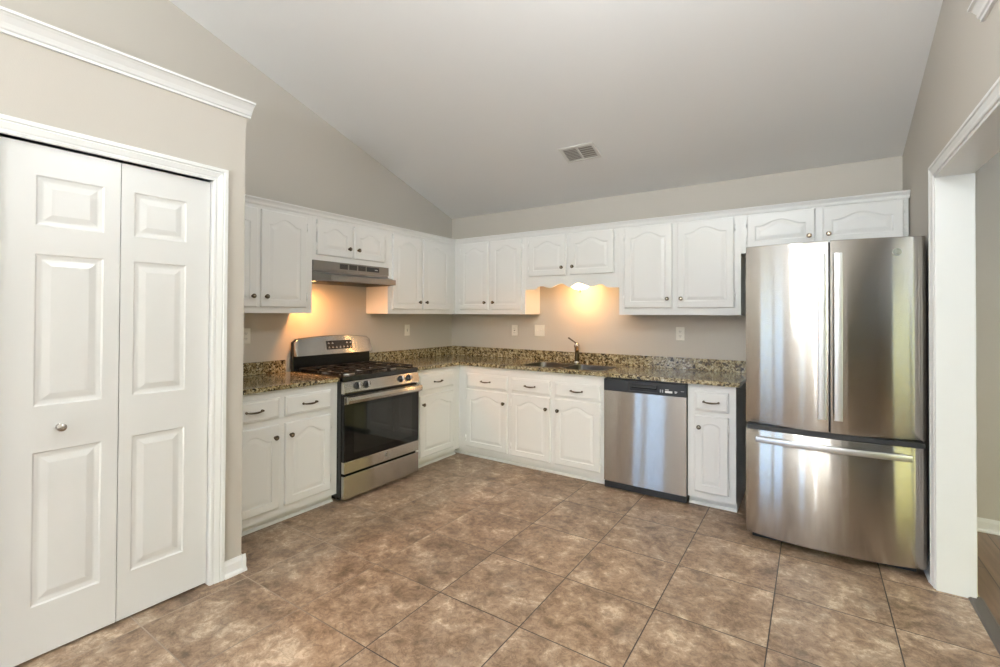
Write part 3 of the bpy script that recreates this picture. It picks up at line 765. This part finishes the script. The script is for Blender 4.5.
# vent gap, oven door
MB().box(.006, RW-.006, ly(.668), ly(.656), .776, .789).build('vent_slot', BLACKP, r)
od = MB().box(.003, RW-.003, ly(.690), ly(.658), .300, .774).build('oven_door', GLASSB, r, bevel=.003)
MB().box(.085, RW-.085, ly(.6912), ly(.6885), .350, .690).build('window', GLASSW, od)
MB().box(.003, RW-.003, ly(.693), ly(.658), .214, .2985).build('door_trim', STEEL, od, bevel=.003)
MB().box(.003, RW-.003, ly(.692), ly(.6885), .714, .7745).build('top_trim', STEEL, od, bevel=.001)
h = MB()
hp = [(.0, .0)]
h.prism([(ly(.722),.722),(ly(.738),.726),(ly(.744),.748),(ly(.738),.770),(ly(.722),.775),(ly(.716),.768),(ly(.716),.728)], 'x', .0, RW-.010)
h.box(.012, .042, ly(.720), ly(.690), .735, .765).box(RW-.042, RW-.012, ly(.720), ly(.690), .735, .765)
h.build('handle', STEEL, od, bevel=.003)
def monogram(R, mtx, parent):
    tx = bpy.data.curves.new('tmp', 'FONT'); tx.body = 'GE'; tx.size = R*1.05; tx.extrude = .0004; tx.align_x = 'CENTER'; tx.align_y = 'CENTER'; tx.shear = .3
    to = bpy.data.objects.new('tmp', tx)
    me = bpy.data.meshes.new_from_object(to); me.transform(mtx); me.materials.clear(); me.materials.append(STEELH); me.name = 'monogram'
    bpy.data.objects.remove(to); bpy.data.curves.remove(tx)
    o = bpy.data.objects.new('monogram', me); COL.objects.link(o); o.parent = parent
def logo(cx, z, yf, R, parent):
    lb_ = MB().lathe([(R,0),(R,.002),(R*.9,.0028),(R*.86,.0018),(R*.05,.0018)], (cx, yf, z), (0,-1,0), 28).build('badge', GREYL, parent)
    monogram(R, Matrix.Translation((cx, yf-.0024, z)) @ Matrix.Rotation(PI/2, 4, 'X'), lb_)
    ri = MB().lathe([(R*.98,.0018),(R*.98,.0032),(R*.88,.0032),(R*.88,.0018)], (cx, yf, z), (0,-1,0), 28).build('badge_ring', STEELH, lb_)
logo(.399, .262, ly(.6932), .016, od)
MB().box(.003, RW-.003, ly(.690), ly(.657), .030, .196).build('drawer', STEEL, r, bevel=.004)
# backguard
bgd = MB()
top = []
for i in range(25):
    t = -1 + 2*i/24
    z = 1.163 + .024*(1-t*t)
    if abs(t) > .93: z -= (abs(t)-.93)/.07*.022
    top.append((RW/2 + t*RW/2, z))
def guard(x_back, x_front_b, x_front_t, zb, inset=0):
    vs = []; fs = []; n = len(top)
    for (px, z) in top:
        px = RW/2 + (px-RW/2)*(1-inset)
        z -= inset*.1
        vs += [(px, ly(x_back), zb), (px, ly(x_back), z), (px, ly(x_front_b), zb), (px, ly(x_front_t), z)]
    for k in range(n-1):
        i, j = 4*k, 4*k+4
        fs += [(i, i+1, j+1, j), (i+2, j+2, j+3, i+3), (i+1, i+3, j+3, j+1), (i, j, j+2, i+2)]
    fs += [(0, 2, 3, 1), (4*n-4, 4*n-3, 4*n-1, 4*n-2)]
    return MB().add(vs, fs)
g1 = guard(.025, .062, .048, .886).build('backguard', BLACK, r, bevel=.002)
# steel face, tilted, slimmer at the ends
gs = guard(.050, .104, .066, 1.030, .012).build('backguard_face', STEEL, g1, bevel=.003)
gs['label'] = 'tilted stainless face of the backguard'
# display on tilted face
def tilt_pt(x, z, off=.001):
    x = min(max(x, .02), RW-.02)
    tp = 2*x/RW-1; zt_ = 1.163 + .024*(1-tp*tp); t = (z-1.03)/(zt_-1.03); return (x, ly(.104 + (.066-.104)*t + off), z)
def tquad(m, x0, x1, z0, z1, off=.0012, th=.0015):
    p = [tilt_pt(x0,z0,off), tilt_pt(x1,z0,off), tilt_pt(x1,z1,off), tilt_pt(x0,z1,off)]
    q = [(a, b+th+.001, c) for a, b, c in p]
    return m.add(p+q, [(0,1,2,3),(4,7,6,5),(0,4,5,1),(1,5,6,2),(2,6,7,3),(3,7,4,0)])
dp = tquad(MB(), .283, .545, 1.070, 1.143).build('display', BLACK, gs)
bm_ = MB()
for i in range(7):
    for j in (0, 1):
        if 2 <= i <= 4 and j == 1: continue
        xx_ = .300+.037*i; zz = 1.082+.036*j
        tquad(bm_, xx_, xx_+.016, zz, zz+.004, .003); tquad(bm_, xx_+.004, xx_+.012, zz+.009, zz+.012, .003)
bm_.build('button_marks', MARK, dp)

# ------------------------------------------------------------------ range hood
r = root('range_hood', 'grey metal range hood under the short cabinet, light glowing beneath', 'range hood', (0, -2.014, 0), R90)
HW = 2.014-1.2515
m = MB()
m.box(0, HW, ly(.305), ly(.003), 1.716, 1.7885)
body = m.build('housing', HOODM, r, bevel=.002)
# flared visor: trapezoid in plan
def ring(pts, z): return [(x, ly(xx_), z) for x, xx_ in pts]
topr = [(0,.003),(0,.295),(.03,.300),(HW-.03,.300),(HW,.295),(HW,.003)]
botr = [(0,.003),(0,.300),(.052,.452),(HW-.052,.452),(HW,.300),(HW,.003)]
m = MB(); rs = [ring(topr,1.7155), ring(topr,1.700), ring(botr,1.668), ring(botr,1.624)]
ri = [ring([(.006,.006),(.006,.296),(.056,.446),(HW-.056,.446),(HW-.006,.296),(HW-.006,.006)], z) for z in (1.624, 1.655)]
vs = [p for q in rs+ri for p in q]; n = 6; fs = [tuple(range(6))[::-1]]
for i in range(5):
    for k in range(n): fs.append((i*n+k, i*n+(k+1) % n, (i+1)*n+(k+1) % n, (i+1)*n+k))
fs.append(tuple(range(5*n, 6*n)))
m.add(vs, fs).build('visor', HOODM, r)
for i in range(3):
    a = .240+.092*i; g = MB()
    for k in range(7): g.box(a, a+.078, ly(.3075), ly(.3045), 1.737+.0062*k, 1.7395+.0062*k)
    g.box(a, a+.078, ly(.3056), ly(.3045), 1.736, 1.777)
    g.build('vent_grille', SLOT, body)
sp_ = MB().box(.512, .650, ly(.3075), ly(.3045), 1.736, 1.776).build('switch_panel', BLACKP, body, bevel=.001)
MB().box(.60, .632, ly(.3082), ly(.307), 1.752, 1.757).build('switch_mark', LABEL, sp_)
MB().box(.20, .42, ly(.40), ly(.12), 1.648, 1.654).build('filter', GREYL, r)
lens = MB().box(.02, .11, ly(.26), ly(.12), 1.634, 1.653).build('light_lens', HOODGLOW, r, bevel=.005)
l = lamp('hood_lamp', 'AREA', (.19, -1.93, 1.627), 9, (1, .42, .13), .11, (0, math.radians(-14), 0))

# ------------------------------------------------------------------ sink light
SLX, SLY = 1.685, -.155
r = root('ceiling_light', 'small lit glass bowl light under the scalloped valance above the sink', 'light', (SLX, SLY, 1.70))
MB().lathe([(.055,.004),(.055,-.012),(.04,-.018),(.012,-.02)], (0,0,0)).build('mount', BRONZE, r)
MB().lathe([(.105,-.030),(.107,-.034),(.098,-.050),(.075,-.072),(.045,-.088),(.012,-.094),(.012,-.090),(.045,-.083),(.073,-.067),(.095,-.046),(.101,-.032)], (0,0,0), n=32).build('lamp_shade', GLOW, r)
MB().lathe([(.004,-.018),(.004,-.092),(.010,-.095),(.012,-.101),(.007,-.108),(.009,-.113),(.003,-.119)], (0,0,0)).build('finial', BRONZE, r)
lamp('sink_lamp', 'POINT', (SLX-.03, SLY-.03, 1.570), 2.6, (1, .42, .12), .035)
lamp('sink_lamp_down', 'SPOT', (SLX, SLY-.0, 1.574), 2.2, (1, .42, .13), .09, (math.radians(24), 0, 0), angle=2.7, blend=1)

# ------------------------------------------------------------------ dishwasher
DX0, DX1 = 2.1115, 2.7415
DW = DX1-DX0
r = root('dishwasher', 'stainless dishwasher with black control strip under the counter', 'dishwasher', (DX0, -.632, 0))
MB().box(.004, DW-.004, .030, .60, .07, .872).build('tub', BLACKP, r)
def bulge_panel(x0, x1, z0, z1, yb, sag, yback, n=16, edge=.006):
    m = MB(); vs = []; fs = []
    xm = (x0+x1)/2; hw = (x1-x0)/2
    xs = [x0 + (x1-x0)*i/n for i in range(n+1)]
    for x in xs:
        t = (x-xm)/hw; y = yb - sag*(1-t*t)
        vs += [(x, y, z0), (x, y, z1), (x, yback, z0), (x, yback, z1)]
    for k in range(n):
        i, j = 4*k, 4*k+4
        m.add([vs[i], vs[j], vs[j+1], vs[i+1]], [(0,1,2,3)], True)
        fs += [(i+2, i+3, j+3, j+2), (i, i+2, j+2, j), (i+1, j+1, j+3, i+3)]
    fs += [(0,1,3,2), (4*n, 4*n+2, 4*n+3, 4*n+1)]
    m.add(vs, fs); return m
MB_d = bulge_panel(.002, DW-.002, .062, .774, -.004, .006, .028)
dwd = MB_d.build('door', STEEL, r)
cpn = MB()
cpn.box(.002, DW-.002, -.008, .028, .776, .790).box(.002, DW-.002, -.008, .028, .842, .866).box(.002, .200, -.008, .028, .790, .842).box(.425, DW-.002, -.008, .028, .790, .842).box(.200, .425, .012, .028, .790, .842)
cpo = cpn.build('control_panel', BLACKP, r)
MB().prism([(-.012,.818),(-.004,.842),(.012,.842),(.012,.836),(-.004,.812)], 'x', .225, .415).build('handle', BLACK, cpo)
lm = MB().box(.478, .530, -.0092, -.0078, .797, .812).box(.478, .505, -.0092, -.0078, .818, .822).box(.545, .565, -.0092, -.0078, .808, .812).box(.548, .560, -.0092, -.0078, .800, .804)
lm.build('label_marks', LABEL, cpo)
mm_ = MB()
for q in (.440, .4555): mm_.box(q, q+.008, -.0092, -.0078, .797, .818)
mm_.box(.590, .612, -.0092, -.0078, .815, .818).build('buttons', MARK, cpo)
MB().box(.006, DW-.006, .035, .050, .002, .062).box(.006, DW-.006, -.002, .035, .010, .058).build('kickplate', BLACKP, r, bevel=.003)

# ------------------------------------------------------------------ refrigerator
FX0, FX1 = 3.159, 3.998
FW = FX1-FX0
r = root('refrigerator', 'stainless french door refrigerator with bottom freezer drawer', 'refrigerator', (FX0, -.957, 0), .022)
MB().box(.006, FW-.006, .075, .88, .03, 1.785).build('body', FRSIDE, r, bevel=.004)
SAG = .062
RAD = ((FW/2)**2 + SAG**2)/(2*SAG)
def fy(x):
    t = x-FW/2; return -(math.sqrt(RAD*RAD-t*t) - (RAD-SAG))
def curved(x0, x1, z0, z1, n=20, rr=.010, yback=.060):
    m = MB(); cols = []
    xs = [x0 + (x1-x0)*i/n for i in range(n+1)]
    # rounded vertical edges and rounded top/bottom: ring profile over z
    prof = [(z0, rr), (z0+rr*.3, rr*.3), (z0+rr, 0), (z1-rr, 0), (z1-rr*.3, rr*.3), (z1, rr)]
    g = []
    for (z, dy) in prof:
        row = []
        for i, x in enumerate(xs):
            row.append((x, fy(x)+dy, z))
        g.append(row)
    vs = [p for row in g for p in row]; k = n+1; fs = []
    for j in range(len(g)-1):
        for i in range(n): fs.append((j*k+i, j*k+i+1, (j+1)*k+i+1, (j+1)*k+i))
    m.add(vs, fs, True)
    # back & sides
    bk = [(x0, yback, z0), (x1, yback, z0), (x1, yback, z1), (x0, yback, z1)]
    m.add(bk, [(0,3,2,1)])
    m.add([(x, fy(x)+rr, z1) for x in xs] + [(x, yback, z1) for x in xs], [(i, i+1, k+i+1, k+i) for i in range(n)])
    m.add([(x, fy(x)+rr, z0) for x in xs] + [(x, yback, z0) for x in xs], [(i, k+i, k+i+1, i+1) for i in range(n)])
    for xe in (x0, x1):
        side = [(xe, fy(xe)+dy, z) for z, dy in prof]
        m.add(side + [(xe, yback, z1), (xe, yback, z0)], [tuple(range(len(side)+2))])
    return m
XM = FW/2 + .002
dl = curved(0, XM-.005, .716, 1.797).build('door', STEEL, r)
dr_ = curved(XM+.005, FW, .716, 1.797).build('door', STEEL, r)
fz = curved(0, FW, .048, .688, n=36).build('freezer_drawer', STEEL, r)
# dark gasket strips behind gaps
MB().box(.012, FW-.012, -.05, .074, .689, .715).build('gasket', BLACKP, r)
MB().box(XM-.0045, XM+.0045, fy(XM)+.03, .074, .72, 1.79).build('center_gasket', BLACKP, r)
MB().box(.03, FW-.03, .06, .095, .004, .029).build('base_grille', BLACKP, r, bevel=.002)
for x_ in (.06, FW-.06): MB().lathe([(.02,0),(.02,.03)], (x_, .80, .0005)).build('foot', BLACKP, r)
for x_ in (.08, FW-.08): MB().lathe([(.018,0),(.018,.028)], (x_, .12, .0005)).build('foot', BLACKP, r)
for x0_, x1_ in ((.006,.058), (FW-.058,FW-.006)): # lower hinge plates in the gap and top hinge covers
    yy = min(fy(x0_), fy(x1_))+.004
    MB().box(x0_+.006, x1_, yy+.012, .05, .695, .711).build('hinge_plate', STEELH, r, bevel=.002)
    MB().box(x0_, x1_+.0, .09, .20, 1.7855, 1.797).build('hinge_cover', BLACKP, r, bevel=.003)
def vhandle(xc, parent):
    y = fy(xc)
    pts = [(xc, y-.006, .806),(xc, y-.030, .815),(xc, y-.048, .84),(xc, y-.054, .90),(xc, y-.058, 1.05),(xc, y-.060, 1.258),(xc, y-.058, 1.46),(xc, y-.054, 1.62),(xc, y-.048, 1.68),(xc, y-.030, 1.705),(xc, y-.006, 1.714)]
    m = MB().tube(pts, .0195, 14, flat=1.0, updir=(1,0,0))
    # flatten depth
    return m
def bar(pts, wv, th, up_, n=16):
    """rounded rectangular bar along pts; wv half width along up_, th half thickness"""
    P = [Vector(p) for p in pts]; m = len(P); U = Vector(up_); vs = []; fs = []
    for i in range(m):
        t = (P[min(i+1,m-1)]-P[max(i-1,0)]).normalized(); nn = t.cross(U).normalized()
        for k in range(n):
            q = 2*PI*k/n; c, s_ = math.cos(q), math.sin(q)
            c = math.copysign(abs(c)**.35, c); s_ = math.copysign(abs(s_)**.35, s_)
            vs.append(P[i] + U*c*wv + nn*s_*th)
    for i in range(m-1):
        for k in range(n): fs.append((i*n+k, i*n+(k+1) % n, (i+1)*n+(k+1) % n, (i+1)*n+k))
    b = MB(); b.add(vs, fs, True); b.add(vs[:n], [tuple(range(n))]); b.add(vs[-n:], [tuple(range(n))[::-1]]); return b
for xc, par in ((3.545-FX0, dl), (3.618-FX0, dr_)):
    y = fy(xc); pts = [(xc, y-.045-.010*math.sin(PI*i/12), .800+.918*i/12) for i in range(13)]
    m = bar(pts, .0195, .009, (1,0,0))
    for z in (.835, 1.683): m.box(xc-.010, xc+.010, y-.044, y+.004, z-.016, z+.016)
    m.build('handle', STEELH, par)
pts = []
for i in range(21):
    x = .060 + (FW-.128)*i/20; pts.append((x, fy(x)-.046, .634 + .004*math.sin(PI*i/20)))
m = bar(pts, .0165, .010, (0,0,1))
for x in (.085, FW-.095): m.box(x-.014, x+.014, fy(x)-.045, fy(x)+.010, .624, .644)
m.build('handle', STEELH, fz)
# badge on the right door
bx0 = 3.879-FX0
R_ = .0205; ang = math.asin((bx0-FW/2)/RAD); nd = Vector((math.sin(ang), -math.cos(ang), 0))
bc = Vector((bx0, fy(bx0), 1.716))
bo = MB().lathe([(R_,-.001),(R_,.002),(R_*.9,.0028),(R_*.86,.0018),(R_*.05,.0018)], bc, nd, 28).build('badge', GREYL, dr_)
MB().lathe([(R_*.98,.0018),(R_*.98,.0032),(R_*.88,.0032),(R_*.88,.0018)], bc, nd, 28).build('badge_ring', STEELH, bo)
monogram(R_, Matrix.Translation(bc + nd*.0024) @ Matrix.Rotation(ang, 4, 'Z') @ Matrix.Rotation(PI/2, 4, 'X'), bo)

# ------------------------------------------------------------------ outlets and switches
def outlet(name, label, cat, loc, rz, kind, w=.070, h=.114):
    r = root(name, label, cat, loc, rz)
    pl = MB().box(-w/2, w/2, -.006, -.0005, -h/2, h/2).build('cover_plate', PLATE, r, bevel=.002)
    if kind == 'outlet':
        for z in (-.020, .020):
            s_ = MB().box(-.016, .016, -.0082, -.006, z-.013, z+.013).build('socket', PLATE, r, bevel=.002)
            MB().box(-.008, -.0055, -.0088, -.0080, z-.004, z+.006).box(.0055, .008, -.0088, -.0080, z-.004, z+.006).lathe([(.0025,0),(.0025,.0006)], (0,-.0082,z-.008), (0,-1,0), 8).build('slots', SLOT, s_)
    if kind == 'gfci':
        for z in (-.022, .022):
            s_ = MB().box(-.016, .016, -.0082, -.006, z-.012, z+.012).build('socket', PLATE, r, bevel=.002)
            MB().box(-.008, -.0055, -.0088, -.0080, z-.004, z+.006).box(.0055, .008, -.0088, -.0080, z-.004, z+.006).build('slots', SLOT, s_)
        MB().box(-.008, .008, -.0082, -.006, -.004, .004).build('reset_button', SLOT, r)
    if kind == 'switch':
        MB().box(-.005, .005, -.0072, -.006, -.012, .012).build('switch_slot', SLOT, r)
        MB().prism([(-.006,-.006),(-.018,.004),(-.018,.010),(-.006,.006)], 'x', -.004, .004).build('toggle', PLATE, r)
    if kind == 'double':
        for x in (-.023, .023):
            MB().box(x-.005, x+.005, -.0072, -.006, -.012, .012).build('switch_slot', PLATE, r)
            MB().prism([(-.006,-.006),(-.018,.004),(-.018,.010),(-.006,.006)], 'x', x-.004, x+.004).build('toggle', PLATE, r)
    return r
outlet('wall_outlet', 'small cream outlet on the sink wall between the corner and the double switch plate', 'outlet', (.868, 0, 1.205), 0, 'gfci')
outlet('light_switch', 'wide cream double switch plate left of the faucet', 'switch', (1.170, 0, 1.211), 0, 'double', .116, .114)
outlet('wall_outlet', 'cream outlet on the wall between the faucet and the refrigerator', 'outlet', (2.552, 0, 1.214), 0, 'outlet')
outlet('light_switch', 'single cream switch plate on the left wall right of the range', 'switch', (0, -.716, 1.207), R90, 'switch')
outlet('wall_outlet', 'cream outlet left of the range, half hidden by the pantry wall', 'outlet', (0, -2.365, 1.205), R90, 'outlet')

# ------------------------------------------------------------------ ceiling vent
an = math.atan(SL)
vc = Vector((1.917, -.676, ZC + SL*.676))
r = root('ceiling_vent', 'small beige air vent in the sloped ceiling', 'vent', vc)
r.rotation_euler = (-an, 0, 0)
VW, VH = .150, .100
m = MB().box(-VW, VW, -VH, -VH+.024, -.008, -.0005).box(-VW, VW, VH-.018, VH, -.008, -.0005).box(-VW, -VW+.024, -VH+.024, VH-.024, -.008, -.0005).box(VW-.024, VW, -VH+.024, VH-.024, -.008, -.0005).box(-.010, .006, -VH+.024, VH-.024, -.008, -.0005)
m.build('frame', VENTM, r)
MB().box(-VW+.02, VW-.02, -VH+.02, VH-.02, -.0018, -.0006).build('backing', VENTD, r)
for s_, (xa, xb) in ((1, (-VW+.024, -.010)), (-1, (.006, VW-.024))):
    for k in range(8 if s_ > 0 else 6):
        y = -VH+.034+(.0188*k if s_ > 0 else .026*k)
        if s_ > 0: p = [(y+.009,-.0022),(y+.008,-.0022),(y-.005,-.0072),(y-.004,-.0078)]
        else: p = [(y+.006,-.0022),(y+.005,-.0022),(y-.006,-.0070),(y-.005,-.0076)]
        MB().prism(p, 'x', xa, xb).build('louver', VENTM, r)

# ------------------------------------------------------------------ added fill lamps shaped as hanging bowls, unseen behind the camera and in the dining room
def added_pendant(lx, ly_, zc, drop, label, p_up, p_pt, col=(.87, .94, 1)):
    z = zc-drop
    r = root('added_fill_lamp', label, 'light', (lx, ly_, z))
    MB().lathe([(.06,drop-.001),(.055,drop-.03),(.012,drop-.04)], (0,0,0)).build('ceiling_mount', BRONZE, r)
    MB().lathe([(.006,.05),(.006,drop-.035)], (0,0,0), n=10).build('rod', BRONZE, r)
    MB().lathe([(.012,.05),(.03,.04),(.03,-.05),(.012,-.07),(.02,-.08),(.004,-.10)], (0,0,0)).build('hub', BRONZE, r)
    MB().lathe([(.24,.06),(.235,.05),(.20,.0),(.13,-.045),(.03,-.06),(.03,-.055),(.13,-.04),(.195,.004),(.23,.052)], (0,0,0), n=36).build('lamp_shade', FILLGLOW, r)
    lamp('added_bounce_fill', 'AREA', (lx, ly_, z+.10), p_up, col, .42, (PI, 0, 0))  # added upward light standing in for flash bounced off the ceiling
    lamp('added_fill_bulb', 'POINT', (lx, ly_, z-.22), p_pt, col, .10)
added_pendant(3.25, -7.6, ceil_z(-7.6), 1.75, 'added bowl-shaped fill lamp, unseen behind the camera', 350, 22)
added_pendant(5.9, -2.2, 2.75, .55, 'added bowl-shaped fill lamp, unseen in the dining room', 60, 8)

# added kitchen fill lamp, out of view above the frame
kx, ky = 3.0, -2.95
zc = ceil_z(ky)
r = root('added_fill_lamp', 'added fill lamp on a short stem, unseen above the middle of the kitchen', 'light', (kx, ky, zc-.45))
MB().lathe([(.06,.45),(.055,.41),(.012,.40)], (0,0,0)).build('ceiling_mount', BRONZE, r)
MB().lathe([(.006,.02),(.006,.41)], (0,0,0), n=10).build('rod', BRONZE, r)
MB().lathe([(.01,.03),(.09,.02),(.13,-.02),(.14,-.06),(.11,-.11),(.05,-.13),(.005,-.133)], (0,0,0), n=32).build('lamp_shade', FILLGLOW, r)
lamp('added_kitchen_fill', 'POINT', (kx, ky, zc-.74), 31, (.88, .95, 1), .14)  # added fill that brightens the kitchen cabinets
